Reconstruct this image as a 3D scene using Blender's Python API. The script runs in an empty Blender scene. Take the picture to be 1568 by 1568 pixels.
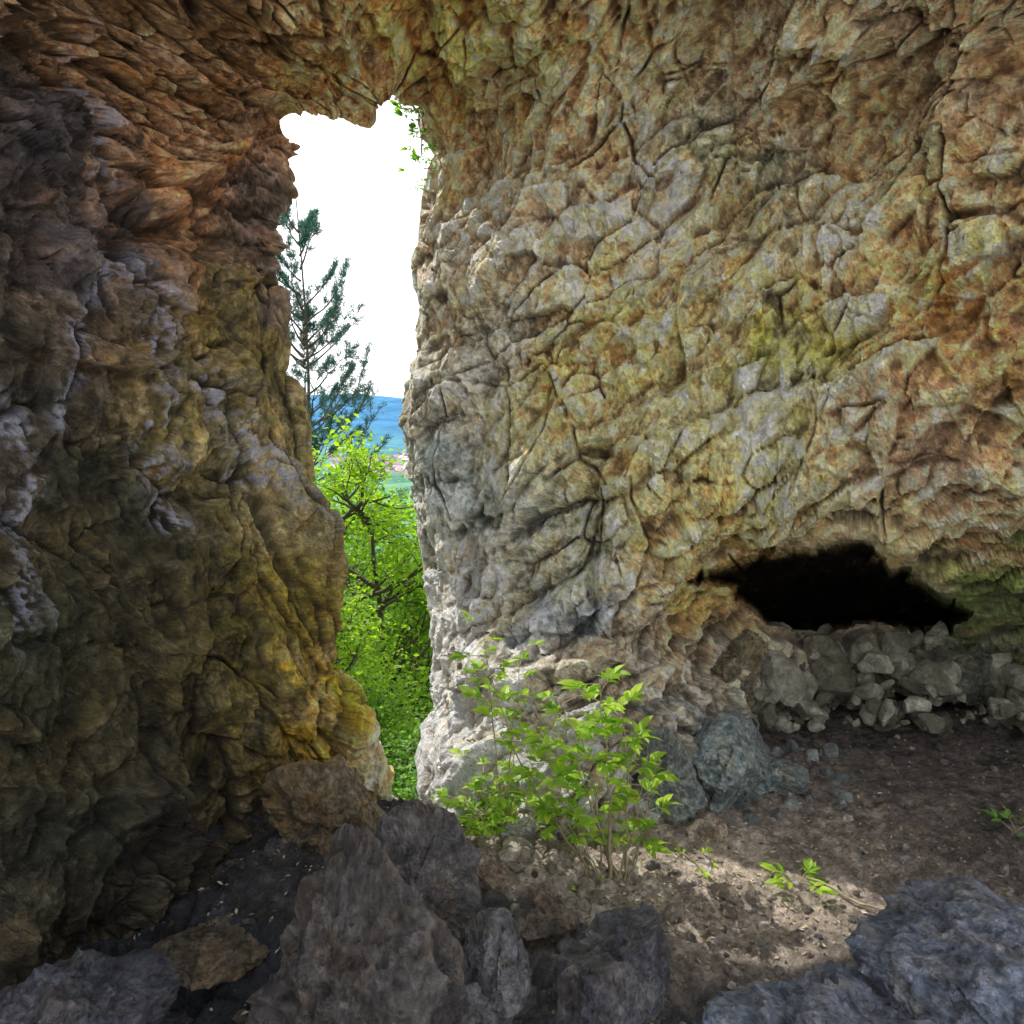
import bpy, math, random
import numpy as np
from mathutils import Vector, Matrix
random.seed(7); RNG=np.random.default_rng(11)
scene=bpy.context.scene
# ------------------------------------------------------------------ camera
PITCH=math.radians(7.5); CZ=2.4; F=1022.0
cam_d=bpy.data.cameras.new("camera"); cam=bpy.data.objects.new("camera",cam_d)
scene.collection.objects.link(cam); scene.camera=cam
cam.location=(0,0,CZ); cam.rotation_euler=(math.radians(90)-PITCH,0,0)
cam_d.sensor_width=36; cam_d.lens=36*F/1568.0; cam_d.clip_end=20000; cam_d.clip_start=0.05
CP,SP=math.cos(PITCH),math.sin(PITCH)
def W(px,py,d):
    """survey bearing (from the survey station) + distance -> world position"""
    px=np.asarray(px,float);py=np.asarray(py,float);d=np.asarray(d,float)
    u=(px-784)/F; v=(784-py)/F
    return np.stack([d*u, d*(CP+v*SP), CZ+d*(v*CP-SP)],-1)
# ------------------------------------------------------------------ noise
def _h(ix,iy,iz,k):
    h=(ix.astype(np.uint32)*np.uint32(374761393)+iy.astype(np.uint32)*np.uint32(668265263)
       +iz.astype(np.uint32)*np.uint32(2246822519)+np.uint32((k*3266489917)&0xffffffff))
    h^=h>>np.uint32(13); h*=np.uint32(1274126177); h^=h>>np.uint32(16)
    h*=np.uint32(2654435761); h^=h>>np.uint32(15)
    return (h>>np.uint32(8)).astype(np.float32)*np.float32(1/16777216.0)
def vnoise(p,seed=0):
    f=np.floor(p); t=(p-f).astype(np.float32); t=t*t*(3-2*t); f=f.astype(np.int64)
    r=0
    for a in (0,1):
        for b in (0,1):
            for c in (0,1):
                w=(t[:,0] if a else 1-t[:,0])*(t[:,1] if b else 1-t[:,1])*(t[:,2] if c else 1-t[:,2])
                r=r+w*_h(f[:,0]+a,f[:,1]+b,f[:,2]+c,seed)
    return r*2-1
def fbm(p,o=4,seed=0,g=.5):
    r=0;a=.5
    for i in range(o):
        r=r+a*vnoise(p*(2.03**i)+i*17.3,seed+i); a*=g
    return r
def ridged(p,o,seed,g=.55):
    r=0;a=.5
    for i in range(o):
        r=r+a*(1-2*np.abs(vnoise(p*(2.1**i)+i*11.7,seed+i))); a*=g
    return r
def facet(p,seed):
    """continuous chiselled height: upper envelope of one tilted plane per block"""
    p=p.astype(np.float32); fi=np.floor(p).astype(np.int64); n=len(p)
    h1=np.full(n,-9,np.float32);h2=np.full(n,-9,np.float32);tone=np.zeros(n,np.float32)
    for a in (-1,0,1):
        for b in (-1,0,1):
            for c in (-1,0,1):
                cx,cy,cz=fi[:,0]+a,fi[:,1]+b,fi[:,2]+c
                r0=_h(cx,cy,cz,seed);r1=_h(cx,cy,cz,seed+1);r2=_h(cx,cy,cz,seed+2)
                dx=p[:,0]-(cx+.1+.8*r0).astype(np.float32);dy=p[:,1]-(cy+.1+.8*r1).astype(np.float32);dz=p[:,2]-(cz+.1+.8*r2).astype(np.float32)
                t0=(r0*77.13)%1;t1=(r1*91.71)%1;t2=(r2*59.37)%1;t3=(r0*131.7+r1*117.3)%1
                v=(t3*2-1)*.36+1.75*((t0-.5)*dx+(t1-.5)*dy+(t2-.5)*dz)-.66*(dx*dx+dy*dy+dz*dz)
                m=v>h1; h2=np.where(m,h1,np.maximum(h2,v)); h1=np.where(m,v,h1); tone=np.where(m,t2*2-1,tone)
    return h1-.15,h1-h2,tone
def warp(p,s,a,seed):
    return p+a*np.stack([fbm(p*s+31*k,3,seed+k) for k in range(3)],-1)
def sstep(a,b,x):
    t=np.clip((x-a)/(b-a),0,1); return t*t*(3-2*t)
def rockdisp(P,scales,seed,stretch=None,wa=.16,joint=1.):
    """blocky fractured rock: each scale = (block size, relief, step between blocks, sign)"""
    Q=P if stretch is None else P*stretch
    Qw=warp(Q,1.3,wa,seed); D=0; crack=np.ones(len(P),np.float32); tone=0
    for i,(s,a,st,sg) in enumerate(scales):
        Qs=Qw if i==0 else Qw+.11*s*np.stack([fbm(Q/s*1.3+9*k,3,seed+40+k,.65) for k in range(3)],-1)
        sq=np.array([[1,1,1.5],[1.6,1,.9],[.9,1.3,1.5],[1.4,1,.9],[1,1,1]][i%5])
        h,e,o=facet(Qs/s*sq,seed+i*20)
        c=sstep(0,.09,e)
        dd=sg*a*h+st*o*c
        if i in (1,2,3):
            jm=sstep(.06,.3,fbm(P/(s*1.5)+5*i,4,seed+70+i,.6))*joint     # open joints only here and there
            g=(1-sstep(.0,.07,e))*jm
            crack=crack*(1-.5*g); dd=dd-g*s*.15
        D=D+dd; tone=tone+o*(.4 if i<3 else .3)*c
    return D,crack,tone
# ------------------------------------------------------------------ mesh utils
def mesh_np(name,V,Fc,mat=None,attrs=None,smooth=True,link=True):
    me=bpy.data.meshes.new(name); V=np.ascontiguousarray(V,np.float32)
    me.vertices.add(len(V)); me.vertices.foreach_set("co",V.ravel())
    Fc=np.ascontiguousarray(Fc,np.int32); k=Fc.shape[1]
    me.loops.add(Fc.size); me.loops.foreach_set("vertex_index",Fc.ravel())
    me.polygons.add(len(Fc)); me.polygons.foreach_set("loop_start",np.arange(0,Fc.size,k,dtype=np.int32))
    try: me.polygons.foreach_set("loop_total",np.full(len(Fc),k,np.int32))
    except Exception: pass
    me.polygons.foreach_set("use_smooth",np.full(len(Fc),smooth,bool))
    for an,(kind,data) in (attrs or {}).items():
        at=me.attributes.new(an,kind,'POINT')
        if kind=='FLOAT': at.data.foreach_set("value",np.ascontiguousarray(data,np.float32).ravel())
        else: at.data.foreach_set("color",np.ascontiguousarray(data,np.float32).ravel())
    me.update(); me.validate()
    if mat: me.materials.append(mat)
    ob=bpy.data.objects.new(name,me)
    if link: scene.collection.objects.link(ob)
    return ob
def gridfaces(nr,nc,off=0):
    i=np.arange(nr-1)[:,None]*nc+np.arange(nc-1)[None,:]; i=i.ravel()+off
    return np.stack([i,i+1,i+nc+1,i+nc],-1)
def lin(c):
    c=np.asarray(c,float)/255; return np.where(c<.04045,c/12.92,((c+.055)/1.055)**2.4)
def rgba(T): return np.concatenate([np.clip(T,.004,.85),np.ones((len(T),1))],1)
# ------------------------------------------------------------------ node helper
class NT:
    def __init__(s,name):
        s.m=bpy.data.materials.new(name); s.m.use_nodes=True; s.t=s.m.node_tree; s.t.nodes.clear()
    def n(s,typ,ins=None,**kw):
        nd=s.t.nodes.new(typ)
        for k,v in kw.items(): setattr(nd,k,v)
        for k,v in (ins or {}).items():
            sk=nd.inputs[k]
            if isinstance(v,bpy.types.NodeSocket): s.t.links.new(v,sk)
            else: sk.default_value=v
        return nd
    def noise(s,vec,scale,detail=3,rough=.6,dist=0):
        return s.n('ShaderNodeTexNoise',{'Vector':vec,'Scale':scale,'Detail':detail,'Roughness':rough,'Distortion':dist}).outputs['Fac']
    def ramp(s,fac,a,b,lo=0,hi=1):
        return s.n('ShaderNodeMapRange',{'Value':fac,'From Min':a,'From Max':b,'To Min':lo,'To Max':hi}).outputs[0]
    def mix(s,fac,a,b,mode='MIX'):
        nd=s.t.nodes.new('ShaderNodeMix'); nd.data_type='RGBA'; nd.blend_type=mode
        for i,v in ((0,fac),(6,a),(7,b)):
            if isinstance(v,bpy.types.NodeSocket): s.t.links.new(v,nd.inputs[i])
            else: nd.inputs[i].default_value=v if i==0 else (*v[:3],1)
        return nd.outputs[2]
    def math(s,op,a,b=0.):
        nd=s.t.nodes.new('ShaderNodeMath'); nd.operation=op
        for i,v in ((0,a),(1,b)):
            if isinstance(v,bpy.types.NodeSocket): s.t.links.new(v,nd.inputs[i])
            else: nd.inputs[i].default_value=v
        return nd.outputs[0]
    def vm(s,op,a,b=None,scale=None):
        nd=s.t.nodes.new('ShaderNodeVectorMath'); nd.operation=op
        for i,v in ((0,a),(1,b)):
            if v is None: continue
            if isinstance(v,bpy.types.NodeSocket): s.t.links.new(v,nd.inputs[i])
            else: nd.inputs[i].default_value=v
        if scale is not None: nd.inputs['Scale'].default_value=scale
        return nd.outputs[0]
    def out(s,sh):
        o=s.t.nodes.new('ShaderNodeOutputMaterial'); s.t.links.new(sh,o.inputs[0]); return s.m
def rock_mat(name,spec=.4,rough=.7,bump=1.0,fine=30.,f1=6.5,f2=19.,a1=.8,a2=.9):
    """limestone: baked tint, crisp conchoidal chips (per chip normal tilt) and grain"""
    n=NT(name); P=n.n('ShaderNodeNewGeometry'); pos=P.outputs['Position']
    col=n.n('ShaderNodeAttribute',attribute_name='tint').outputs['Color']
    n3=n.noise(pos,fine,5,.8)
    wv=n.n('ShaderNodeTexNoise',{'Vector':pos,'Scale':7.,'Detail':4.,'Roughness':.65}).outputs['Color']
    wp=n.vm('ADD',pos,n.vm('SCALE',wv,scale=.16))
    wp=n.vm('MULTIPLY',wp,(1,1,.8))
    c1=n.n('ShaderNodeTexVoronoi',{'Vector':wp,'Scale':f1}).outputs['Color']
    c2=n.n('ShaderNodeTexVoronoi',{'Vector':wp,'Scale':f2}).outputs['Color']
    t=n.vm('ADD',n.vm('SCALE',n.vm('SUBTRACT',c1,(.5,.5,.5)),scale=a1),n.vm('SCALE',n.vm('SUBTRACT',c2,(.5,.5,.5)),scale=a2))
    nn=n.vm('NORMALIZE',n.vm('ADD',P.outputs['Normal'],t))
    s1=n.n('ShaderNodeSeparateXYZ',{0:c1}).outputs[0]; s2=n.n('ShaderNodeSeparateXYZ',{0:c2}).outputs[1]
    tone=n.math('MULTIPLY',n.ramp(s1,0,1,.86,1.14),n.ramp(s2,0,1,.8,1.2))
    w=n.math('MULTIPLY',n.ramp(n3,.3,.7,.6,1.4),tone)
    cc=n.n('ShaderNodeCombineColor',{'Red':w,'Green':w,'Blue':w}).outputs[0]
    col=n.mix(1,col,cc,'MULTIPLY')
    bp=n.n('ShaderNodeBump',{'Height':n3,'Strength':1.*bump,'Distance':.05,'Normal':nn}).outputs[0]
    b=n.n('ShaderNodeBsdfPrincipled',{'Base Color':col,'Roughness':rough,'Specular IOR Level':spec,'Normal':bp})
    return n.out(b.outputs[0])
def leaf_mat(name,dark,light,trans=.45,spec=.4):
    n=NT(name); r=n.n('ShaderNodeAttribute',attribute_name='rnd').outputs['Fac']
    col=n.mix(r,dark,light)
    b=n.n('ShaderNodeBsdfPrincipled',{'Base Color':col,'Roughness':.45,'Specular IOR Level':spec})
    t=n.n('ShaderNodeBsdfTranslucent',{'Color':n.mix(1,col,(1.5,1.6,.5),'MULTIPLY')})
    mx=n.n('ShaderNodeMixShader',{0:trans,1:b.outputs[0],2:t.outputs[0]})
    return n.out(mx.outputs[0])
def bark_mat(name,c1,c2):
    n=NT(name); pos=n.n('ShaderNodeNewGeometry').outputs['Position']
    f=n.noise(pos,14,3,.7,1); col=n.mix(n.ramp(f,.35,.65),c1,c2)
    return n.out(n.n('ShaderNodeBsdfPrincipled',{'Base Color':col,'Roughness':.85}).outputs[0])
# ------------------------------------------------------------------ interpolators
def tps(pts,vals):
    p=np.array(pts,float)/500; v=np.array(vals,float); n=len(p)
    def U(r2): return .5*r2*np.log(r2+1e-9)
    A=np.zeros((n+3,n+3)); r2=((p[:,None]-p[None])**2).sum(-1)
    A[:n,:n]=U(r2)+np.eye(n)*2e-3; A[:n,n]=1;A[:n,n+1:]=p;A[n,:n]=1;A[n+1:,:n]=p.T
    s=np.linalg.solve(A,np.concatenate([v,[0,0,0]]))
    def ev(x,y):
        x=np.asarray(x,float).ravel()/500;y=np.asarray(y,float).ravel()/500; out=np.empty(len(x))
        for i in range(0,len(x),60000):
            a=x[i:i+60000];b=y[i:i+60000]
            r=(a[:,None]-p[None,:,0])**2+(b[:,None]-p[None,:,1])**2
            out[i:i+60000]=U(r)@s[:n]+s[n]+s[n+1]*a+s[n+2]*b
        return out
    return ev
depthpts=[(690,1290,4.8),(700,1100,5.0),(690,900,5.0),(650,700,4.95),(640,500,4.95),(645,350,4.95),(665,220,4.9),
(600,150,4.75),(520,165,4.6),(450,180,4.5),(760,700,4.65),(760,400,4.65),(760,1000,4.7),(850,1100,4.3),(850,1000,4.45),(850,900,4.55),(760,1130,4.45),(900,1180,4.1),
(800,1260,4.0),(870,1260,3.95),(960,1240,4.08),(900,500,4.55),(950,300,4.5),(1100,400,4.3),(1100,650,4.25),(1000,800,4.35),(900,840,4.45),(1200,820,4.3),(1400,850,4.1),
(1250,300,4.1),(1250,600,4.1),(1400,400,3.75),(1568,300,3.35),(1568,700,3.65),(1568,880,4.2),(1300,980,5.6),(1200,1000,5.4),(1450,980,5.4),
(1100,950,5.0),(1000,950,4.6),(1580,980,5.1),(1300,1070,6.0),(1450,1100,6.1),(1190,1110,5.3),(1090,1180,4.7),(1000,1170,4.4),
(1300,1300,6.6),(1600,1150,6.0),(880,1340,4.05),(700,1600,5.2),(1100,1500,5.2),(1568,1500,6.6),(2000,600,2.8),(2000,1100,4.2),(2600,600,1.9),(2600,1100,2.6),(2600,1700,2.8),(2600,-300,1.6),
(784,0,4.1),(784,-400,2.9),(784,-900,2.0),(1568,0,3.1),(1568,-400,2.4),(2200,-400,2.0),(2200,-900,1.7),(1100,100,4.1),(700,100,4.5),(500,80,4.4),
(0,0,2.7),(0,-400,2.0),(300,-400,2.7),(300,0,3.7),(300,-900,1.9),(-1000,-800,1.2),
(0,400,2.45),(80,300,2.8),(140,600,3.05),(0,900,2.45),(100,1200,2.85),(200,1400,3.1),(300,1000,3.5),(300,1250,3.65),(400,1200,3.95),(450,1000,4.05),(515,1000,4.3),(520,1140,4.3),
(250,760,3.4),(400,780,4.0),(470,800,4.25),(200,290,3.6),(250,300,3.85),(350,300,4.2),(420,300,4.3),(350,500,4.2),(290,450,4.0),(400,600,4.25),
(140,120,3.2),(190,120,3.45),(170,300,3.35),(225,480,3.35),(275,490,3.9),(275,640,3.45),(340,630,4.0),
(-400,400,1.75),(-1000,400,1.15),(-1000,1200,1.25),(-400,1200,1.85),(100,1568,2.9),(100,2200,3.0),(-400,2000,1.9),(600,1700,5.2),(-900,2200,1.4),(0,2900,3)]
dp=np.array(depthpts); invd=tps(dp[:,:2],1/dp[:,2])
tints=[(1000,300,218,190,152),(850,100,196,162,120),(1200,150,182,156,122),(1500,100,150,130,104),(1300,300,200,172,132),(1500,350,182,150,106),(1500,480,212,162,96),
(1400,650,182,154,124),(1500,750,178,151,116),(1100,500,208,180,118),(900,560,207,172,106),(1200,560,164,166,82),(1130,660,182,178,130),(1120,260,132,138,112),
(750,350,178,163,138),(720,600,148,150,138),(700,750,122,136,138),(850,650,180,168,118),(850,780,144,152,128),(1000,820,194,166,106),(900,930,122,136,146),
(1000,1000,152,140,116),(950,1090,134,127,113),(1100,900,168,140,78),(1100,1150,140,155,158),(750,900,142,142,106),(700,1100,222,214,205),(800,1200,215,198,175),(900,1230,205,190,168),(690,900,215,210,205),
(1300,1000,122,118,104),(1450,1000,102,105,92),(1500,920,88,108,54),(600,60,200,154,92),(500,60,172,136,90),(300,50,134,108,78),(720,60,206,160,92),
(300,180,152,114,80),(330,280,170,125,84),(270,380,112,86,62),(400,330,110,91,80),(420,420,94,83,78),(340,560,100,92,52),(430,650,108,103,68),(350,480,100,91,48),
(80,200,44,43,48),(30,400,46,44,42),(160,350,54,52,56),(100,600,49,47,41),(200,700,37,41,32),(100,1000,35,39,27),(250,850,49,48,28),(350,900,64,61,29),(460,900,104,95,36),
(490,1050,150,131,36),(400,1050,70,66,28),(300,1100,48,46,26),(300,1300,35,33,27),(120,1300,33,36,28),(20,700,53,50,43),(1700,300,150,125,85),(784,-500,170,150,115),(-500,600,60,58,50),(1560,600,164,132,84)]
tp=np.array(tints,float); tcol=lin(tp[:,2:])
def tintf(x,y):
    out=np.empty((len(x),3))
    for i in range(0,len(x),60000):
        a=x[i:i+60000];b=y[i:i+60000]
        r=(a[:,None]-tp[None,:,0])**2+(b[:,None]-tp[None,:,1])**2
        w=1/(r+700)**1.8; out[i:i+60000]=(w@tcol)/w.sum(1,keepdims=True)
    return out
def weather(T,P,crack,tone,seed,ochre=.4,pale=.45):
    """iron stains, calcite, lichen grey, dirt in joints"""
    a=sstep(.16,.26,fbm(P*4.2,6,seed,.74)+.08*tone)[:,None]*ochre
    T=T*(1-a)+T*np.array([1.25,.88,.48])*a
    b=sstep(.1,.22,fbm(P*8.5+9,6,seed+9,.75)-.06*tone)[:,None]*pale
    T=T*(1-b)+(T*.9+np.array([.20,.175,.14])*T.mean(1,keepdims=True)/.22)*b
    c=sstep(.05,.2,fbm(P*2.3+33,6,seed+20,.72))[:,None]*.2
    T=T*(1-c)+(T.mean(1,keepdims=True)*np.array([.92,.94,.86]))*c
    k=sstep(.14,.26,fbm(P*5.7+71,6,seed+50,.76))[:,None]*.35
    T=T*(1-k)
    v=1+.8*fbm(P*17,5,seed+30,.85)+.3*tone
    return T*np.clip(v,.4,1.8)[:,None]*crack[:,None]
# ------------------------------------------------------------------ cave walls
pairs=[((600,1600),(0,2900)),((600,1240),(-600,2400)),((535,1130),(-1000,1900)),((520,1040),(-1100,1500)),((510,960),(-1100,1200)),((502,870),(-1100,900)),((478,800),(-1100,700)),((472,720),(-1100,560)),
((462,610),(-1100,400)),((436,570),(-1100,300)),((430,450),(-1100,100)),((404,410),(-1100,0)),((406,340),(-1100,-120)),((420,300),(-1100,-200)),((424,250),(-1100,-300)),((458,238),(-1100,-400)),
((441,195),(-900,-500)),((460,168),(-500,-430)),((530,176),(200,-300)),((575,172),(700,-260)),((605,146),(1100,-260)),((650,190),(1700,-290)),((674,238),(2150,-330)),
((655,300),(2300,-250)),((646,400),(2300,-50)),((656,480),(2300,100)),((646,560),(2300,300)),((636,650),(2300,500)),((650,740),(2300,700)),
((680,850),(2300,900)),((698,960),(2300,1150)),((700,1060),(2300,1400)),((696,1180),(2300,1700)),((710,1600),(1500,2700))]
I0=np.array([p[0] for p in pairs],float); O0=np.array([p[1] for p in pairs],float)
M=.55*I0+.45*O0; cl=np.concatenate([[0],np.cumsum(np.linalg.norm(np.diff(M,axis=0),axis=1))])
NT_=1700; tt=np.linspace(0,cl[-1],NT_)
I=np.stack([np.interp(tt,cl,I0[:,k]) for k in (0,1)],-1); O=np.stack([np.interp(tt,cl,O0[:,k]) for k in (0,1)],-1)
ker=np.ones(41)/41
O=np.stack([np.convolve(np.pad(O[:,k],20,mode='edge'),ker,'valid') for k in (0,1)],-1)
NR=740; rr=np.linspace(0,1,NR)**1.25
PX=I[None,:,0]+(O-I)[None,:,0]*rr[:,None]; PY=I[None,:,1]+(O-I)[None,:,1]*rr[:,None]
DI=1/np.clip(invd(PX,PY),1/7.5,1/.85); DI=DI.reshape(PX.shape)
def sdpoly(x,y,poly):
    poly=np.array(poly,float); d=np.full(x.shape,1e9); ins=np.zeros(x.shape,bool); n=len(poly)
    for i in range(n):
        a=poly[i];b=poly[(i+1)%n]; e=b-a; wx=x-a[0];wy=y-a[1]
        t=np.clip((wx*e[0]+wy*e[1])/(e@e),0,1); d=np.minimum(d,(wx-e[0]*t)**2+(wy-e[1]*t)**2)
        c=((a[1]<=y)&(b[1]>y))|((b[1]<=y)&(a[1]>y))
        xi=a[0]+(y-a[1])*(e[0]/(e[1] if e[1]!=0 else 1e-9))
        ins^=c&(x<xi)
    return np.where(ins,1,-1)*np.sqrt(d)
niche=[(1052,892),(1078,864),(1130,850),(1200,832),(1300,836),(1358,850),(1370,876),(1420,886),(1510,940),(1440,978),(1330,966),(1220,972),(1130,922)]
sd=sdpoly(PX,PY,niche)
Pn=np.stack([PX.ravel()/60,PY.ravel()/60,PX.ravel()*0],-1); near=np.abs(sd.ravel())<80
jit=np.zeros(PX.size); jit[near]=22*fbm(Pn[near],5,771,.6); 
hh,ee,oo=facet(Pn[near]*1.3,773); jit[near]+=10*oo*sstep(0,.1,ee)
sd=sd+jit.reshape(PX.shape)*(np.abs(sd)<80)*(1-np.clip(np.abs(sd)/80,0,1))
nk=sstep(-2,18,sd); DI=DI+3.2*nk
P=W(PX,PY,DI)
Iy=I[:,1]; isR=(np.arange(NT_)>np.argmin(I[:,1])).astype(float); isR=np.convolve(np.pad(isR,15,mode='edge'),np.ones(31)/31,'valid')
dirx=np.where(isR>.5,1,-1)*np.abs(2*isR-1)
off=np.where(isR>.5,-10-26*sstep(760,860,Iy),150)
JX=[];JY=[];JD=[]
d0=DI[0]
for s in np.linspace(1,0,60)[:-1]:
    th=np.where(isR>.5,.8,.12)
    o=np.where(isR>.5,off*np.sin(min(1,s*1.15)*math.pi/2),off*s)
    topf=(1-np.abs(2*isR-1))
    JX.append(I[:,0]+dirx*o); JY.append(I[:,1]-60*s*topf-(60*s)*(Iy<200)); JD.append(d0+th*s)
EX=[];EY=[];ED=[]
for s in np.linspace(1,0,26)[:-1]:
    EX.append(JX[0]+dirx*1500*s); EY.append(JY[0]-np.where(Iy<200,700,0)*s); ED.append(JD[0]+np.where(isR>.5,5.5*min(1,s*4.5),.1*s))
RX=np.array(EX+JX);RY=np.array(EY+JY);RD=np.array(ED+JD)
PO=W(RX,RY,RD)
ln=np.where(O[:,0]<-600,1.2,np.where(O[:,0]>2200,.8,.2)); ln=np.convolve(np.pad(ln,30,mode='edge'),np.ones(61)/61,'valid')
ext=np.stack([P[-1]+np.array([0,-1,0])*(ln*k)[:,None] for k in np.linspace(0,1,14)[1:]],0)
ALL=np.concatenate([PO,P,ext],0); nr=ALL.shape[0]
PXa=np.concatenate([RX,PX,np.repeat(PX[-1:],13,0)],0); PYa=np.concatenate([RY,PY,np.repeat(PY[-1:],13,0)],0)
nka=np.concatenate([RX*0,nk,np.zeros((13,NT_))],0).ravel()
sda=np.concatenate([RX*0-999,sd,np.zeros((13,NT_))-999],0).ravel()
gu=np.gradient(ALL,axis=0); gv=np.gradient(ALL,axis=1); N=np.cross(gu,gv)
sp=np.maximum(np.linalg.norm(gu,axis=-1),np.linalg.norm(gv,axis=-1))
def blur(A,k):
    for ax in (0,1):
        w=[(0,0)]*3; w[ax]=(k,k); B=np.pad(A,w,mode='edge'); c=np.cumsum(B,axis=ax)
        sl=lambda a,b:tuple(slice(a,b) if i==ax else slice(None) for i in range(3))
        n=A.shape[ax]; c=np.concatenate([np.zeros_like(c[sl(0,1)]),c],axis=ax)
        A=(c[sl(2*k+1,2*k+1+n)]-c[sl(0,n)])/(2*k+1)
    return A
spb=blur(sp[:,:,None],5)[:,:,0].ravel(); damp=1/(1+(spb/.036)**3)
N/= np.linalg.norm(N,axis=-1,keepdims=True)+1e-9
N=blur(N,16); N/= np.linalg.norm(N,axis=-1,keepdims=True)+1e-9
Pf=ALL.reshape(-1,3); Nf=N.reshape(-1,3)
flip=np.sign(((np.array([0,0,CZ])-P[60,NT_//2])*N[PO.shape[0]+60,NT_//2]).sum()); Nf=Nf*flip
lf=sstep(-.9,-1.6,Pf[:,0])*sstep(5.2,3.2,Pf[:,2])
stretch=np.ones((len(Pf),3)); stretch[:,2]=1-.45*lf
B=Pf.copy(); B[:,2]=Pf[:,2]-.45*Pf[:,0]*(1-lf)
D,crack,tone=rockdisp(B,[(1.1,.38,0,1),(.52,.27,.06,-1),(.26,.15,.05,1),(.13,.065,.024,-1),(.06,.026,.008,1)],3,stretch)
Bd=np.stack([B[:,0]*.8+B[:,2]*.7,B[:,1],B[:,2]*.8-B[:,0]*.7],-1)*np.array([.9,1.4,2.6])
rdg=ridged(Bd,5,90,.55)
D=D+.10*rdg+.022*fbm(B*9,4,91,.6)
zone=np.exp(-(((PXa-735)/90)**2+((PYa-620)/330)**2)).ravel()   # water-worn buttress is smoother
lip=1-.6*np.exp(-(sda/30)**2)
edge=sstep(0,1,np.clip((np.arange(nr)-PO.shape[0]+5)/40,0,1)); edge=np.repeat(.5+.5*edge,NT_)
De=D*(1-.5*zone)*(1-.6*nka)*edge*lip*(.12+.88*damp)
V=Pf+Nf*De[:,None]
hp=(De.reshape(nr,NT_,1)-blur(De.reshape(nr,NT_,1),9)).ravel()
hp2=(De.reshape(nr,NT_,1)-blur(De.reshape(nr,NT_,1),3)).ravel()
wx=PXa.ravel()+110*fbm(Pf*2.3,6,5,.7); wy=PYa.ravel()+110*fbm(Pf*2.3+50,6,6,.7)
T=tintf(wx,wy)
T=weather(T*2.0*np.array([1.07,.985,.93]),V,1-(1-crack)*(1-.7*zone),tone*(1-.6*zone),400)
T*=np.clip(1+.25*rdg+8*hp+16*hp2,.4,1.45)[:,None]     # soil in recesses, plus crease shade and edge contrast painted into the tint
rib=[(168,40),(150,110),(160,230),(165,330),(235,470),(240,580),(262,700),(285,800)]
ribs=np.full(PXa.shape,1e9)
for chain in (rib,[(300,580),(360,680),(420,760),(500,850)],[(30,600),(90,700),(60,860),(20,1020)],[(170,330),(140,480),(120,640)]):
    for a,b in zip(chain[:-1],chain[1:]):
        a=np.array(a,float);b=np.array(b,float);e=b-a
        t=np.clip(((PXa-a[0])*e[0]+(PYa-a[1])*e[1])/(e@e),0,1)
        ribs=np.minimum(ribs,np.hypot(PXa-a[0]-e[0]*t,PYa-a[1]-e[1]*t))
nn=ridged(Pf*np.array([20,20,6.]),4,61,.75)
glint=np.exp(-((ribs.ravel()+26*fbm(Pf*5,3,62))/16)**2)*sstep(.3,.6,nn)*sstep(-.004,.004,hp2)
T=T*(1-glint[:,None]*.75)+np.array(lin((185,190,214)))*glint[:,None]*.75  # rib edges catching light, painted in as pale bluish streaks
T=T*(1-.93*nka[:,None])  # shade inside the recess painted in as near-black tint
wallmat=rock_mat("limestone_wall",rough=.46,spec=.5)
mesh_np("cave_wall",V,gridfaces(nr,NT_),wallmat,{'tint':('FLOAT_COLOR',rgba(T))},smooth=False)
del V,Pf,Nf,B,T,PXa,PYa,ALL,N,gu,gv
# ------------------------------------------------------------------ cave floor
def terr(x,y):
    s=np.maximum(y-4.2,0); z=-.5-np.where(s<35,s*.86,30.1+(np.minimum(s,400)-35)*.065)
    z=z+sstep(1300,3000,y)*(200+40*np.sin(x/420.+1)+25*np.sin(x/170.+y/400.)+9*np.sin(x/61.+y/90.))
    return z
def floorz(x,y):
    z=.05*np.sin(x*1.3+.5)*np.cos(y*1.1)
    out=sstep(-.1,-.5,x)*np.maximum(y-3.95-.3*sstep(-.9,-1.2,x),0)*1.15
    z=z-out
    z=z+.10*sstep(2.0,4.5,x)*sstep(3,6,y)
    return z
xs=np.arange(-3.2,6.4,.0145); ys=np.concatenate([np.arange(-2.5,1.4,.08),np.arange(1.4,6.9,.0135)])
X,Y=np.meshgrid(xs,ys); Xf=X.ravel();Yf=Y.ravel(); Z=floorz(Xf,Yf)
Pp=np.stack([Xf,Yf,Z],-1)
Dk,ck,tn=rockdisp(Pp,[(.6,.24,.05,1),(.3,.15,.045,-1),(.15,.07,.025,1),(.075,.028,.01,-1)],200)
q=fbm(Pp*1.4,3,77)
rocky=np.clip(sstep(2.85,2.4,Yf+.5*q+.12*Xf)*.95+sstep(-.2,-1.,Xf+.5*q)*.5+.07,0,1)
Z=Z+Dk*rocky+.035*fbm(Pp*3,4,78)+.02*fbm(Pp*14,4,79,.7)
dirtc=lin((116,108,104)); rockc=lin((116,121,134))
m=(sstep(.3,.75,rocky))[:,None]
Tc=dirtc*(1-m)+rockc*m
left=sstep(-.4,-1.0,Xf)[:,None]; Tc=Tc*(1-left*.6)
lb=sstep(.02,.2,fbm(Pp*9+4,4,88,.65))[:,None]*.3*(1-m); Tc=Tc*(1-lb)+np.array(lin((175,160,140)))*lb
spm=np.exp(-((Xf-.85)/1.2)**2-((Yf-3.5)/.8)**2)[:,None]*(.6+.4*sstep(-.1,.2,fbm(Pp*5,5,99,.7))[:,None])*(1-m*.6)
db=sstep(.0,.22,fbm(Pp*4+14,5,98,.65))[:,None]*.4; Tc=Tc*(1-db)
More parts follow.
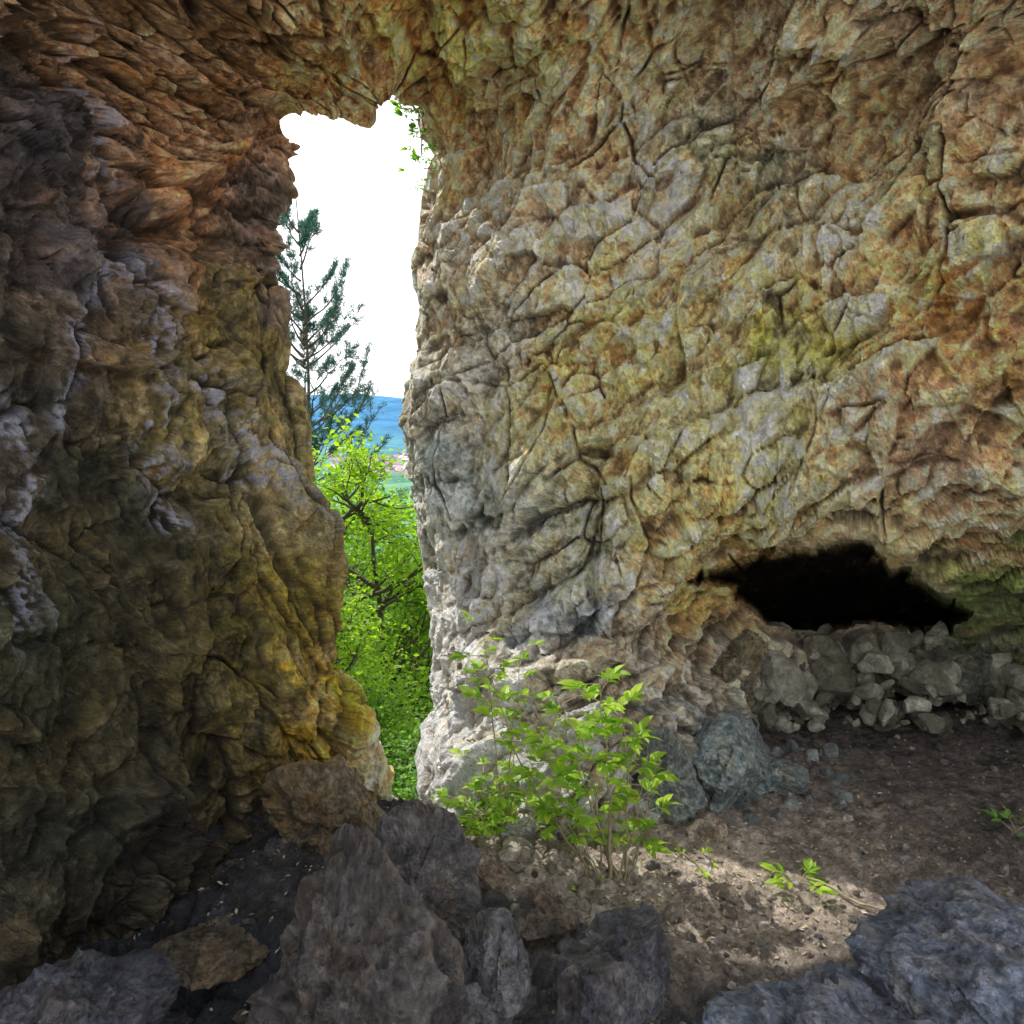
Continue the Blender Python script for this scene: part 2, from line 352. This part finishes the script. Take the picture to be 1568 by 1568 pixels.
Tc=Tc*(1-spm)+np.array(lin((228,210,192)))*spm   # pool of sunlight on the floor, brightened by painting the tint pale
gr=sstep(1.6,1.1,Yf)[:,None]; 
Tc=Tc*np.clip(1+.7*fbm(Pp*20,5,93,.75)+.25*tn*rocky,.4,1.7)[:,None]*(ck*rocky+1-rocky)[:,None]
Tc=Tc*(1-gr)+gr*np.array([.62,.58,.5])  # unseen floor near the camera made pale to bounce fill light
flm=rock_mat("cave_floor_earth",spec=.35,rough=.7,fine=45,f1=16,f2=42,a1=.4,a2=.8)
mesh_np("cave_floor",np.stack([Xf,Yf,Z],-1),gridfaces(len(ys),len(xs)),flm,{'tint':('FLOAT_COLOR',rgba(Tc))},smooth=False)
ZF=Z.reshape(X.shape)
def zat(x,y):
    i=np.clip(np.searchsorted(xs,x),0,len(xs)-1); j=np.clip(np.searchsorted(ys,y),0,len(ys)-1); return ZF[j,i]
# ------------------------------------------------------------------ outside terrain
yy=np.concatenate([-np.geomspace(300,3,20),np.linspace(-2,4.1,8),np.linspace(4.4,60,60),np.geomspace(63,6000,110)])
xx=np.concatenate([-np.geomspace(3500,8,60),np.linspace(-7.5,8,50),np.geomspace(8.5,3500,60)])
X,Y=np.meshgrid(xx,yy); Zt=terr(X,Y)+np.where(Y>6,.25,0)*np.sin(X*1.7+Y)*np.cos(Y*.9)
n=NT("hillside_grass"); pos=n.n('ShaderNodeNewGeometry').outputs['Position']
yv=n.n('ShaderNodeSeparateXYZ',{0:pos}).outputs['Y']
c=n.mix(n.ramp(n.noise(pos,1.3,3),.4,.6),(.05,.10,.02),(.12,.17,.05))
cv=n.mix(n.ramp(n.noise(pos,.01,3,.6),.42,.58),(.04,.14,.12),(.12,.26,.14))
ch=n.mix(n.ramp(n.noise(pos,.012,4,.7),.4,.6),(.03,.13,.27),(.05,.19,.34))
c=n.mix(n.ramp(yv,60,160),c,cv); c=n.mix(n.ramp(yv,900,1900),c,ch)  # aerial haze painted in as bluer ground with distance
c=n.mix(n.ramp(yv,-2,-3),c,(.62,.58,.5))  # unseen ground behind the camera made pale to bounce fill light
gm=n.out(n.n('ShaderNodeBsdfPrincipled',{'Base Color':c,'Roughness':.95,'Specular IOR Level':.1}).outputs[0])
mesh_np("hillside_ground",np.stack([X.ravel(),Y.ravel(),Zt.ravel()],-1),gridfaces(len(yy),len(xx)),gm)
# ------------------------------------------------------------------ boulders
def ico(sub):
    import bmesh
    bm=bmesh.new(); bmesh.ops.create_icosphere(bm,subdivisions=sub,radius=1)
    v=np.array([x.co[:] for x in bm.verts]); f=np.array([[a.index for a in t.verts] for t in bm.faces]); bm.free(); return v,f
ICO={k:ico(k) for k in (2,3,4,6)}
def rockshape(k,seed,nplanes=16):
    r=np.random.default_rng(seed); v,f=ICO[k]; a=r.normal(size=(nplanes,3)); a/=np.linalg.norm(a,axis=1,keepdims=True)
    dd=r.uniform(.55,1.0,nplanes); c=v@a.T; rad=np.where(c>.05,dd/np.maximum(c,.05),9).min(1); rad=np.minimum(rad,1.35)
    return v*rad[:,None],f
bmat=rock_mat("boulder_limestone",rough=.33,spec=.65,fine=40,f1=11,f2=30,a1=.7,a2=.8)
def boulder(name,px,py,d,size,seed,col=(95,95,98),rot=0,k=6,npl=13):
    c=W(px,py,d); v,f=rockshape(k,seed,npl)
    v=v*np.array(size); cr,sr=math.cos(rot),math.sin(rot); v=v@np.array([[cr,sr,0],[-sr,cr,0],[0,0,1]])
    s=max(size); nrm=v/(np.linalg.norm(v,axis=1,keepdims=True)+1e-9)
    Dd,ck,tn=rockdisp(v+c*3.1,[(.6*s+.05,.10*s,.07*s,1),(.32*s+.02,.08*s,.06*s,-1),(.16*s+.012,.035*s,.028*s,1),(.07*s+.008,.014*s,.01*s,-1)],seed*7,wa=.02)
    v=v+nrm*Dd[:,None]
    t=weather(np.tile(lin(col),(len(v),1)),(v+c)*2,ck,tn,seed*3,.4,.5)
    ob=mesh_np(name,v,f,bmat,{'tint':('FLOAT_COLOR',rgba(t))},smooth=False); ob.location=c; return ob
boulder("boulder",560,1520,2.25,(.28,.30,.44),21,(94,90,90),.3,npl=7)
boulder("boulder",640,1390,2.75,(.17,.22,.34),5,(102,99,100),.9,npl=8)
boulder("boulder",500,1250,3.85,(.28,.26,.32),12,(136,118,88),.2,npl=9)
boulder("boulder",575,1300,3.6,(.17,.18,.2),14,(126,112,92),.2,npl=9)
boulder("boulder",955,1500,2.5,(.19,.18,.22),33,(88,89,98),.6,npl=8)
boulder("boulder",765,1500,2.5,(.14,.16,.16),41,(112,113,120),.1,npl=8)
boulder("boulder",1500,1510,2.35,(.36,.34,.25),52,(124,134,154),.5,npl=10)
boulder("boulder",1300,1610,2.3,(.34,.3,.18),57,(124,134,154),.1,npl=9)
boulder("boulder",90,1590,2.35,(.30,.3,.20),61,(94,97,110),.1,npl=9)
boulder("boulder",1120,1165,4.45,(.30,.28,.27),71,(150,166,166),.4,npl=9)
boulder("boulder",1020,1190,4.2,(.20,.2,.22),73,(150,160,160),1.4,npl=8)
boulder("boulder",1190,1190,4.4,(.14,.14,.13),75,(146,156,156),.8,npl=8)
boulder("boulder",630,1590,2.1,(.2,.2,.14),83,(104,105,112),.4)
boulder("boulder",330,1440,3.1,(.2,.2,.08),91,(120,110,94),.4)
boulder("boulder",740,1340,3.5,(.13,.14,.1),95,(150,134,118),.4)
boulder("boulder",830,1400,3.2,(.14,.1,.09),96,(130,118,108),.4)
boulder("boulder",1200,1050,5.4,(.28,.22,.2),97,(150,146,126),.4,npl=9)
boulder("boulder",1380,1030,5.5,(.26,.22,.16),103,(140,138,122),.9,npl=9)
boulder("boulder",1500,1040,5.3,(.34,.22,.2),107,(120,122,110),.2,npl=9)
boulder("boulder",1290,1010,5.5,(.2,.18,.15),109,(150,146,126),1.2,npl=9)
boulder("boulder",1130,1010,5.1,(.2,.18,.17),113,(150,140,112),.7,npl=9)
boulder("boulder",1090,1275,4.0,(.12,.1,.13),98,(185,170,150),.4)
def stones(name,cs,szs,cols,seed0):
    Vs=[];Fs=[];Ts=[];o=0
    for i,(c,s,cl_) in enumerate(zip(cs,szs,cols)):
        kk=4 if s>.05 else (3 if s>.03 else 2)
        v,f=rockshape(kk,seed0+i,8); r=np.random.default_rng(seed0+i)
        v=v*(s*r.uniform(.55,1.3,3))*np.array([1,1,.85]); A=r.normal(size=(3,3)); Qm,_=np.linalg.qr(A); v=v@(Qm if s>.03 else np.eye(3))
        if s>.05: v=v+v/(np.linalg.norm(v,axis=1,keepdims=True)+1e-9)*(facet((v+c)/(s*.6),seed0)[0]*s*.14-facet((v+c)/(s*.25),seed0+3)[0]*s*.06)[:,None]
        Vs.append(v+c);Fs.append(f+o);o+=len(v);Ts.append(np.tile(lin(cl_),(len(v),1)))
    V=np.concatenate(Vs);T=np.concatenate(Ts)*np.clip(1+.8*fbm(V*9,4,7,.7),.4,1.6)[:,None]
    return mesh_np(name,V,np.concatenate(Fs),bmat,{'tint':('FLOAT_COLOR',rgba(T))},smooth=False)
cs=[];sz=[];cc=[]
def add(x,y,z,s,c): cs.append(np.array([x,y,z]));sz.append(s);cc.append(c)
for i in range(1900):
    px=random.uniform(180,1700);py=random.uniform(1060,1600) ; d=2.4/((py-784)/F*CP+SP); p=W(px,py,d)
    s=random.choice([.005,.006,.007,.008,.01,.012,.015,.025]) ; g=random.randint(95,205)
    if p[0]<-.5: g=int(g*.6)
    add(p[0],p[1],zat(p[0],p[1])+s*.3,s,(g,g-8,g-14))
for i in range(130):
    px=random.gauss(840,110);py=random.uniform(1240,1400); d=2.4/((py-784)/F*CP+SP); p=W(px,py,d)
    s=random.uniform(.015,.06); g=random.randint(150,215); add(p[0],p[1],zat(p[0],p[1])+s*.1,s,(g,g-12,g-28))
for i in range(60):
    px=random.uniform(560,900);py=random.uniform(1380,1540); d=2.4/((py-784)/F*CP+SP); p=W(px,py,d)
    s=random.uniform(.025,.08); g=random.randint(90,135); add(p[0],p[1],zat(p[0],p[1])+s*.1,s,(g,g-3,g))
for i in range(330):
    px=random.uniform(1060,1590);py=random.uniform(972,1115); d=5.65-.0045*(py-950)+random.uniform(-.2,.2); p=W(px,py,d)
    s=random.choice([.02,.03,.04,.06,.08,.12,.14])*random.uniform(.8,1.3)*(1 if py<1050 else .55); g=random.randint(105,200); add(p[0],p[1],max(p[2],zat(p[0],p[1])),s,(g,g-3,g-20))
for i in range(90):
    px=random.uniform(960,1300);py=random.gauss(1190,35); d=2.4/((py-784)/F*CP+SP); p=W(px,py,d)
    s=random.uniform(.015,.06); g=random.randint(110,175); add(p[0],p[1],zat(p[0],p[1])+s*.1,s,(g-4,g+2,g))
stones("loose_stones",cs,sz,cc,1000)
# ------------------------------------------------------------------ plants
def leaves(name,C,Dr,Nn,L,Wd,rnd,mat,near=False):
    n=len(C); Dr=Dr/(np.linalg.norm(Dr,axis=1,keepdims=True)+1e-9); S=np.cross(Dr,Nn); S/=np.linalg.norm(S,axis=1,keepdims=True)+1e-9; U=np.cross(S,Dr)
    L=L[:,None];w=Wd[:,None]*.5
    if not near:
        V=np.stack([C,C+Dr*L*.5+S*w+U*w*.35,C+Dr*L,C+Dr*L*.5-S*w+U*w*.35],1).reshape(-1,3)
        b=np.arange(n)[:,None]*4; Fc=np.concatenate([b+[0,1,2],b+[0,2,3]],0); k=4
    else:
        m1=C+Dr*L*.35+U*L*.04;m2=C+Dr*L*.7; tip=C+Dr*L-U*L*.12
        V=np.stack([C,m1+S*w+U*w*.3,m1,m1-S*w+U*w*.3,m2+S*w*.75+U*w*.2,m2,m2-S*w*.75+U*w*.2,tip],1).reshape(-1,3)
        b=np.arange(n)[:,None]*8
        Fc=np.concatenate([b+t for t in ([0,1,2],[0,2,3],[1,4,2],[4,5,2],[2,5,3],[5,6,3],[4,7,5],[5,7,6])],0); k=8
    return mesh_np(name,V,Fc,mat,{'rnd':('FLOAT',np.repeat(rnd,k))},smooth=False)
def tubes(name,lines,mat,sides=6):
    Vs=[];Fs=[];o=0; an=np.linspace(0,2*math.pi,sides,endpoint=False)
    for pts,rad in lines:
        pts=np.array(pts,float);rad=np.array(rad,float); T=np.gradient(pts,axis=0); T/=np.linalg.norm(T,axis=1,keepdims=True)+1e-9
        ref=np.array([0,0,1.]) if abs(T[0,2])<.8 else np.array([1.,0,0]); A=np.cross(T,ref); A/=np.linalg.norm(A,axis=1,keepdims=True)+1e-9; Bn=np.cross(T,A)
        R=pts[:,None]+rad[:,None,None]*(np.cos(an)[None,:,None]*A[:,None]+np.sin(an)[None,:,None]*Bn[:,None])
        n=len(pts); Vs.append(R.reshape(-1,3)); i=(np.arange(n-1)[:,None]*sides+np.arange(sides)[None]).ravel(); j=(np.arange(n-1)[:,None]*sides+(np.arange(sides)[None]+1)%sides).ravel()
        Fs.append(np.stack([i,j,j+sides,i+sides],-1)+o); o+=n*sides
    return mesh_np(name,np.concatenate(Vs),np.concatenate(Fs),mat)
def unit(v): return v/(np.linalg.norm(v)+1e-9)
def grow(p,d,length,rad,level,maxl,lines,tips,rg,up=.25,spread=.7,nch=(4,7)):
    nseg=6; pts=[p];rs=[rad];q=p.copy();dd=d.copy()
    for i in range(nseg):
        dd=unit(dd+rg.normal(size=3)*.16+np.array([0,0,up*.15])); q=q+dd*length/nseg; pts.append(q.copy()); rs.append(rad*(1-.75*(i+1)/nseg))
    lines.append((pts,rs))
    if level>=maxl:
        for i in range(2,len(pts)): tips.append((pts[i],dd))
        return
    for i in range(rg.integers(*nch)):
        t=rg.uniform(.3,1); k=t*nseg; a=int(min(k,nseg-1)); b=pts[a]+(pts[a+1]-pts[a])*(k-a)
        side=unit(rg.normal(size=3)); nd=unit(dd*(1-spread)+side*spread+np.array([0,0,up]))
        grow(b,nd,length*rg.uniform(.45,.68),max(rad*.5*(1.1-t*.5),.004),level+1,maxl,lines,tips,rg,up,spread,nch)
def empty(name,loc=(0,0,0)):
    e=bpy.data.objects.new(name,None); scene.collection.objects.link(e); e.location=loc; return e
def parent(ch,par):
    ch.parent=par; ch.matrix_parent_inverse=Matrix.Translation(-Vector(par.location))
barkm=bark_mat("bark_grey",(.05,.04,.03),(.13,.11,.09)); greenbark=bark_mat("stem_bark",(.20,.17,.10),(.38,.32,.20))
lm_bright=leaf_mat("broadleaf_sunny",(.12,.27,.015),(.40,.56,.06),.55)
lm_mid=leaf_mat("broadleaf_green",(.06,.20,.03),(.26,.44,.10),.5)
lm_far=leaf_mat("forest_leaf",(.05,.17,.08),(.20,.36,.18),.4)
lm_pine=leaf_mat("pine_needles",(.02,.09,.10),(.08,.22,.22),.15)
lm_sap=leaf_mat("sapling_leaf",(.14,.30,.02),(.45,.60,.08),.5)
def clump_leaves(tips,per,spread,L,rg,flat=.6):
    c=np.array([t[0] for t in tips]); c=np.repeat(c,per,0)+rg.normal(size=(len(tips)*per,3))*spread*np.array([1,1,.7])
    n=len(c); D_=rg.normal(size=(n,3)); D_[:,2]=D_[:,2]*.4-.25; Nn=rg.normal(size=(n,3))*flat; Nn[:,2]+=1
    Ls=rg.uniform(.7,1.3,n)*L; g=np.repeat(rg.uniform(0,1,len(tips)),per)
    return c,D_,Nn,Ls,Ls*.62,np.clip(.6*g+.4*rg.uniform(0,1,n),0,1)
def tree(x,y,ztop,seed,mat,L=.075,per=16,lean=(0,0),maxl=3,spread=.13):
    rg=np.random.default_rng(seed); zb=float(terr(np.array(x*1.),np.array(y*1.))); height=ztop-zb
    base=np.array([x,y,zb-.1]); e=empty("deciduous_tree",base); lines=[];tips=[]
    nseg=12; pts=[base];rs=[height*.016]; d=unit(np.array([lean[0],lean[1],1.])); q=base.copy()
    for i in range(nseg):
        d=unit(d+rg.normal(size=3)*.07+np.array([0,0,.1])); q=q+d*height*.93/nseg; pts.append(q.copy()); rs.append(height*.016*(1-.8*(i+1)/nseg))
    lines.append((pts,rs))
    for i in range(17):
        t=rg.uniform(.25,1); k=t*nseg; a=int(min(k,nseg-1)); b=pts[a]+(pts[a+1]-pts[a])*(k-a); an=i*2.4+rg.uniform(-.4,.4)
        nd=unit(np.array([math.cos(an),math.sin(an),.35+.5*t])); grow(b,nd,min(height*.3,2.3)*(1.25-t*.7),height*.006,1,maxl,lines,tips,rg,.12,.62,(3,5))
    tr=tubes("trunk_and_branches",lines,barkm,5); parent(tr,e)
    lv=leaves("foliage",*clump_leaves(tips,per,spread,L,rg),mat); parent(lv,e); return e
def tpx(px,py,d,*a,**k):
    p=W(px,py,d); return tree(float(p[0]),float(p[1]),float(p[2]),*a,**k)
tpx(530,590,9.5,1,lm_bright,.105,7)
tpx(615,720,11.,8,lm_bright,.10,6)
tpx(560,930,7.8,2,lm_bright,.065,5,spread=.1)
tpx(640,830,13.,3,lm_mid,.12,7)
tpx(490,640,14.,4,lm_mid,.13,7)
tpx(590,820,17.,5,lm_mid,.14,7)
tpx(640,1100,6.9,9,lm_mid,.055,5,maxl=2,spread=.08)
tpx(570,1060,7.2,11,lm_mid,.06,5,maxl=2,spread=.1)
tpx(620,1160,6.2,13,lm_mid,.05,5,maxl=2,spread=.08)
tpx(560,790,22,10,lm_far,.17,7)
tpx(650,800,24,12,lm_far,.17,7)
def pine(x,y,zt,seed):
    rg=np.random.default_rng(seed); zb=float(terr(np.array(x*1.),np.array(y*1.))); base=np.array([x,y,zb]); e=empty("pine_tree",base); H=zt-zb
    lines=[([base+np.array([.12*math.sin(i*.7),0,H*i/14]) for i in range(15)],[.15*(1-i/15.5) for i in range(15)])]
    pc=[];pd=[]
    for i in range(84):
        t=rg.uniform(.38,.99); z=zb+H*t; an=i*2.399+rg.uniform(-.3,.3); ln_=(.35+5.6*(1-t)**.75)*rg.uniform(.6,1.1)
        p=np.array([x,y,z]); d=unit(np.array([math.cos(an),math.sin(an),.05+.6*t])); pts=[p];q=p.copy()
        for s in range(7):
            d=unit(d+np.array([0,0,.09])+rg.normal(size=3)*.09); q=q+d*ln_/7; pts.append(q.copy())
            if s>=2:
                for k in range(3):
                    sd_=unit(np.cross(d,[0,0,1])*rg.choice([-1,1])+d*.8+np.array([0,0,rg.uniform(-.1,.5)])); l2=min(ln_*rg.uniform(.1,.24),.6)
                    tp_=[q+sd_*l2*j/3+np.array([0,0,.05*l2*j]) for j in range(4)]; lines.append((tp_,[.012,.009,.007,.004]))
                    for j in (2,3): pc.append(tp_[j]);pd.append(sd_)
        pc.append(q);pd.append(d); lines.append((pts,[.035*(1-j/8) for j in range(8)]))
    tr=tubes("trunk_and_branches",lines,barkm,5); parent(tr,e)
    per=22; C=np.repeat(np.array(pc),per,0)+rg.normal(size=(len(pc)*per,3))*.03; Dd=np.repeat(np.array(pd),per,0)*.8+rg.normal(size=C.shape)*.75+np.array([0,0,.3])
    n=len(C); nd=leaves("needles",C,Dd,rg.normal(size=C.shape),rg.uniform(.09,.2,n),np.full(n,.02),rg.uniform(0,1,n),lm_pine); parent(nd,e)
pp=W(455,297,19.); pine(pp[0],pp[1],pp[2],3)
rg=np.random.default_rng(5); CC=[];LL=[];RR=[];tl=[]
for i in range(230):
    y=rg.uniform(24,190); x=-.23*y+rg.normal()*(.22*y+3); z=float(terr(np.array(x),np.array(y))); h=rg.uniform(5,9)*(1 if y>35 else .8); r=h*.3
    k=420; u=rg.normal(size=(k,3)); u/=np.linalg.norm(u,axis=1,keepdims=True); lob=1+.28*fbm(u*2.1+i*7,2,i); rad=(rg.uniform(.45,1,k)**.5)*lob
    CC.append(np.array([x,y,z+h*.62])+u*rad[:,None]*np.array([r,r,h*.42])); LL.append(np.full(k,.28+.0035*y)); RR.append(np.clip(rg.uniform(0,1,k)*.6+rg.uniform(0,.4),0,1))
    tl.append(([np.array([x,y,z]),np.array([x,y,z+h*.5]),np.array([x,y,z+h*.8])],[.13,.1,.03]))
C=np.concatenate(CC);L_=np.concatenate(LL)*rg.uniform(.6,1.3,len(C)); Nn=rg.normal(size=C.shape);Nn[:,2]+=.8
e=empty("distant_forest"); a=leaves("canopy",C,rg.normal(size=C.shape),Nn,L_,L_*.7,np.concatenate(RR),lm_far); parent(a,e); a=tubes("trunks",tl,barkm,5); parent(a,e)
n=NT("house_plaster"); wm=n.out(n.n('ShaderNodeBsdfPrincipled',{'Base Color':n.mix(n.noise(n.n('ShaderNodeNewGeometry').outputs['Position'],.02,2),(.4,.45,.52),(.55,.6,.68))}).outputs[0])  # distance haze painted into the plaster colour
n=NT("roof_tiles"); rm=n.out(n.n('ShaderNodeBsdfPrincipled',{'Base Color':n.mix(n.noise(n.n('ShaderNodeNewGeometry').outputs['Position'],.05,2),(.30,.20,.24),(.42,.3,.34))}).outputs[0])  # roof red dulled by haze painted into the colour
Vw=[];Fw=[];Vr=[];Fr=[];o=0;o2=0
for i in range(70):
    y=rg.uniform(700,1150); x=y*rg.uniform(-.27,-.12); z=float(terr(np.array(x),np.array(y))); w,l,h=rg.uniform(4,6),rg.uniform(5,9),rg.uniform(4,7)
    a=rg.uniform(0,3.14);R=np.array([[math.cos(a),math.sin(a),0],[-math.sin(a),math.cos(a),0],[0,0,1]])
    b=np.array([[sx*w,sy*l,zz] for zz in (-2,h) for sx,sy in ((-1,-1),(1,-1),(1,1),(-1,1))])
    g=np.array([[-w*1.1,-l*1.08,h-.3],[w*1.1,-l*1.08,h-.3],[w*1.1,l*1.08,h-.3],[-w*1.1,l*1.08,h-.3],[0,-l*1.08,h+w*.8],[0,l*1.08,h+w*.8]])
    Vw.append(b@R+[x,y,z]);Fw+=[[o+0,o+1,o+5,o+4],[o+1,o+2,o+6,o+5],[o+2,o+3,o+7,o+6],[o+3,o+0,o+4,o+7]];o+=8
    Vr.append(g@R+[x,y,z]);Fr+=[[o2,o2+4,o2+5],[o2,o2+5,o2+3],[o2+1,o2+2,o2+5],[o2+1,o2+5,o2+4],[o2,o2+1,o2+4],[o2+3,o2+5,o2+2]];o2+=6
e=empty("distant_village"); a=mesh_np("walls",np.concatenate(Vw),np.array(Fw),wm,smooth=False);parent(a,e)
a=mesh_np("roofs",np.concatenate(Vr),np.array(Fr),rm,smooth=False);parent(a,e)
def shrub(name,stems,seed,leafL=.07,mat=lm_sap):
    rg=np.random.default_rng(seed); base=np.array(stems[0][0]); e=empty(name,base); lines=[];C=[];D_=[];Nn=[];L=[]
    for root,tip,r0,nl,lo,bend in stems:
        root=np.array(root);tip=np.array(tip); pts=[];K=12
        for k in range(K+1):
            t=k/K; p=root+(tip-root)*t+np.array([bend[0],bend[1],0])*math.sin(t*math.pi)+rg.normal(size=3)*.006; pts.append(p)
        lines.append((pts,[r0*(1-.8*k/K) for k in range(K+1)]))
        for j in range(nl):
            t=lo+(1-lo)*(j+rg.uniform(0,1))/nl; k=min(t*K,K-.01); a=int(k); b=pts[a]+(pts[a+1]-pts[a])*(k-a)
            an=j*2.4+rg.uniform(-.5,.5); d=unit(np.array([math.cos(an),math.sin(an),rg.uniform(.1,.8)])); pl=rg.uniform(.07,.16)
            q=[b+d*pl*s/4-np.array([0,0,.03])*(s/4)**2 for s in range(5)]; lines.append((q,[.0028,.0024,.002,.0018,.0014]))
            nf=rg.integers(5,8); side=unit(np.cross(d,[0,0,1]))
            for m in range(nf):
                aa=(m-(nf-1)/2)/(nf/2)*1.25; dd=unit(d*math.cos(aa)+side*math.sin(aa)+np.array([0,0,rg.uniform(-.35,.1)]))
                bb=q[4] if abs(aa)<.7 else q[3]; C.append(bb);D_.append(dd);Nn.append(np.array([0,0,1.])+rg.normal(size=3)*.35);L.append(leafL*rg.uniform(.7,1.35)*(1.15-abs(aa)*.25))
    a=tubes("stems",lines,greenbark,6);parent(a,e)
    L=np.array(L);a=leaves("leaves",np.array(C),np.array(D_),np.array(Nn),L,L*.42,rg.uniform(0,1,len(L)),mat,True);parent(a,e);return e
def G(px,py):
    d=2.4/((py-784)/F*CP+SP); p=W(px,py,d); p[2]=zat(p[0],p[1])-.02; return p
R0=G(935,1330)
Wt=W
st=[(R0,Wt(915,1035,3.6),.012,14,.55,(.02,0)),(R0+[.05,.02,0],Wt(860,1060,3.6),.008,10,.6,(-.03,0)),(R0+[.08,0,0],Wt(950,1070,3.55),.009,9,.55,(.03,0)),
(R0+[-.04,.03,0],Wt(800,1130,3.7),.007,12,.4,(-.06,0)),(R0+[-.08,.05,0],Wt(745,1000,3.75),.008,10,.6,(-.10,0)),(R0+[.02,-.03,0],Wt(985,1180,3.55),.006,6,.4,(.02,0)),
(R0+[-.1,.0,0],Wt(840,1180,3.6),.006,11,.3,(0,0)),(R0+[-.03,.06,0],Wt(900,1150,3.65),.006,11,.3,(0,0)),(R0+[.1,.03,0],Wt(1000,1220,3.6),.006,5,.3,(0,0)),
(R0+[.06,.05,0],Wt(990,1140,3.6),.006,0,.3,(.02,0)),(R0+[.0,.05,0],Wt(880,1090,3.65),.006,0,.3,(.02,0)),(R0+[.09,-.04,0],Wt(1010,1160,3.55),.005,0,.3,(.0,0)),(R0+[-.05,-.04,0],Wt(860,1200,3.55),.005,0,.3,(.0,0))]
shrub("ash_sapling",st,4,.09)
R1=Wt(770,1260,3.9)
st=[(R1,Wt(740,955,3.85),.007,10,.5,(.0,0)),(R1,Wt(800,985,3.85),.006,9,.5,(.0,0)),(R1,Wt(730,1160,3.9),.005,10,.2,(0,0)),(R1,Wt(700,1220,3.95),.005,11,.2,(0,0)),(R1+[-.1,0,0],Wt(690,1280,3.85),.005,11,.1,(0,0)),
(R1,Wt(790,1140,3.85),.005,9,.2,(0,0)),(R1+[.1,-.1,0],Wt(850,1210,3.75),.005,10,.1,(0,0)),(R1+[-.15,0,-.1],Wt(680,1230,4.2),.005,10,.1,(0,0)),(R1+[-.1,0,0],Wt(730,1240,3.7),.005,10,.1,(0,0))]
shrub("leafy_shrub",st,9,.065)
R2=Wt(640,170,5.4)
shrub("hanging_shrub",[(R2,Wt(612,165,5.4),.006,9,.2,(0,0)),(R2,Wt(640,215,5.4),.006,9,.2,(0,0)),(R2,Wt(650,262,5.4),.006,9,.2,(0,0)),(R2+[.05,0,0],Wt(640,290,5.5),.006,7,.5,(0,0))],12,.06,lm_mid)
s0=G(1225,1350)
shrub("seedling",[(s0,s0+[.0,0,.06],.003,5,.6,(0,0))],15,.075)
shrub("seedling",[(G(1550,1290),G(1550,1290)+[.0,0,.07],.003,4,.6,(0,0))],16,.06,lm_mid)
shrub("seedling",[(G(1060,1310),G(1060,1310)+[.0,0,.04],.003,4,.6,(0,0))],17,.04)
shrub("seedling",[(G(905,1350),G(905,1350)+[.0,0,.04],.003,5,.6,(0,0))],18,.05)
a=G(1235,1345);b=G(1385,1415); tubes("fallen_twig",[([a+(b-a)*t+np.array([0,0,.04+.015*math.sin(t*9)]) for t in np.linspace(0,1,8)],[.006]*7+[.003])],greenbark)
rg=np.random.default_rng(8); C=[]
for i in range(2600):
    px=rg.uniform(200,1650);py=rg.uniform(1090,1600)
    if i%2: px=rg.normal(1020,170);py=rg.uniform(1250,1430)
    d=2.4/((py-784)/F*CP+SP);p=W(px,py,d); C.append([p[0],p[1],zat(p[0],p[1])+.006])
C=np.array(C);n_=len(C);Dd=rg.normal(size=(n_,3));Dd[:,2]*=.25;Nn=rg.normal(size=(n_,3))*.3;Nn[:,2]+=1
lit=leaf_mat("dry_leaf",(.14,.10,.06),(.50,.42,.32),.15)
L_=rg.uniform(.012,.04,n_); leaves("leaf_litter",C,Dd,Nn,L_,L_*.5,rg.uniform(0,1,n_),lit)
# ------------------------------------------------------------------ light
AZ=math.radians(-54);EL=math.radians(50)
S=Vector((math.sin(AZ)*math.cos(EL),math.cos(AZ)*math.cos(EL),math.sin(EL)))
sl=bpy.data.lights.new("sun",'SUN'); sl.energy=5; sl.angle=math.radians(.5); sl.color=(1,.95,.87)
so=bpy.data.objects.new("sun",sl); scene.collection.objects.link(so); so.rotation_euler=S.to_track_quat('Z','Y').to_euler()
w=bpy.data.worlds.new("World"); scene.world=w; w.use_nodes=True; t=w.node_tree; bg=t.nodes['Background']
sk=t.nodes.new('ShaderNodeTexSky'); sk.sky_type='NISHITA'; sk.sun_disc=False; sk.sun_elevation=EL; sk.sun_rotation=AZ%(2*math.pi); sk.dust_density=2.0
tc=t.nodes.new('ShaderNodeTexCoord'); nz=t.nodes.new('ShaderNodeTexNoise'); nz.inputs['Scale'].default_value=1.6; nz.inputs['Detail'].default_value=4
t.links.new(tc.outputs['Generated'],nz.inputs['Vector'])
mr=t.nodes.new('ShaderNodeMapRange'); mr.inputs[1].default_value=.3; mr.inputs[2].default_value=.55; mr.inputs[3].default_value=.35; mr.inputs[4].default_value=.97
t.links.new(nz.outputs['Fac'],mr.inputs[0])
mx=t.nodes.new('ShaderNodeMix'); mx.data_type='RGBA'; mx.inputs[7].default_value=(14.,14.1,14.4,1)
t.links.new(mr.outputs[0],mx.inputs[0]); t.links.new(sk.outputs[0],mx.inputs[6]); t.links.new(mx.outputs[2],bg.inputs[0]); bg.inputs[1].default_value=.15
scene.view_settings.view_transform='Standard'; scene.view_settings.look='None'; scene.view_settings.exposure=0
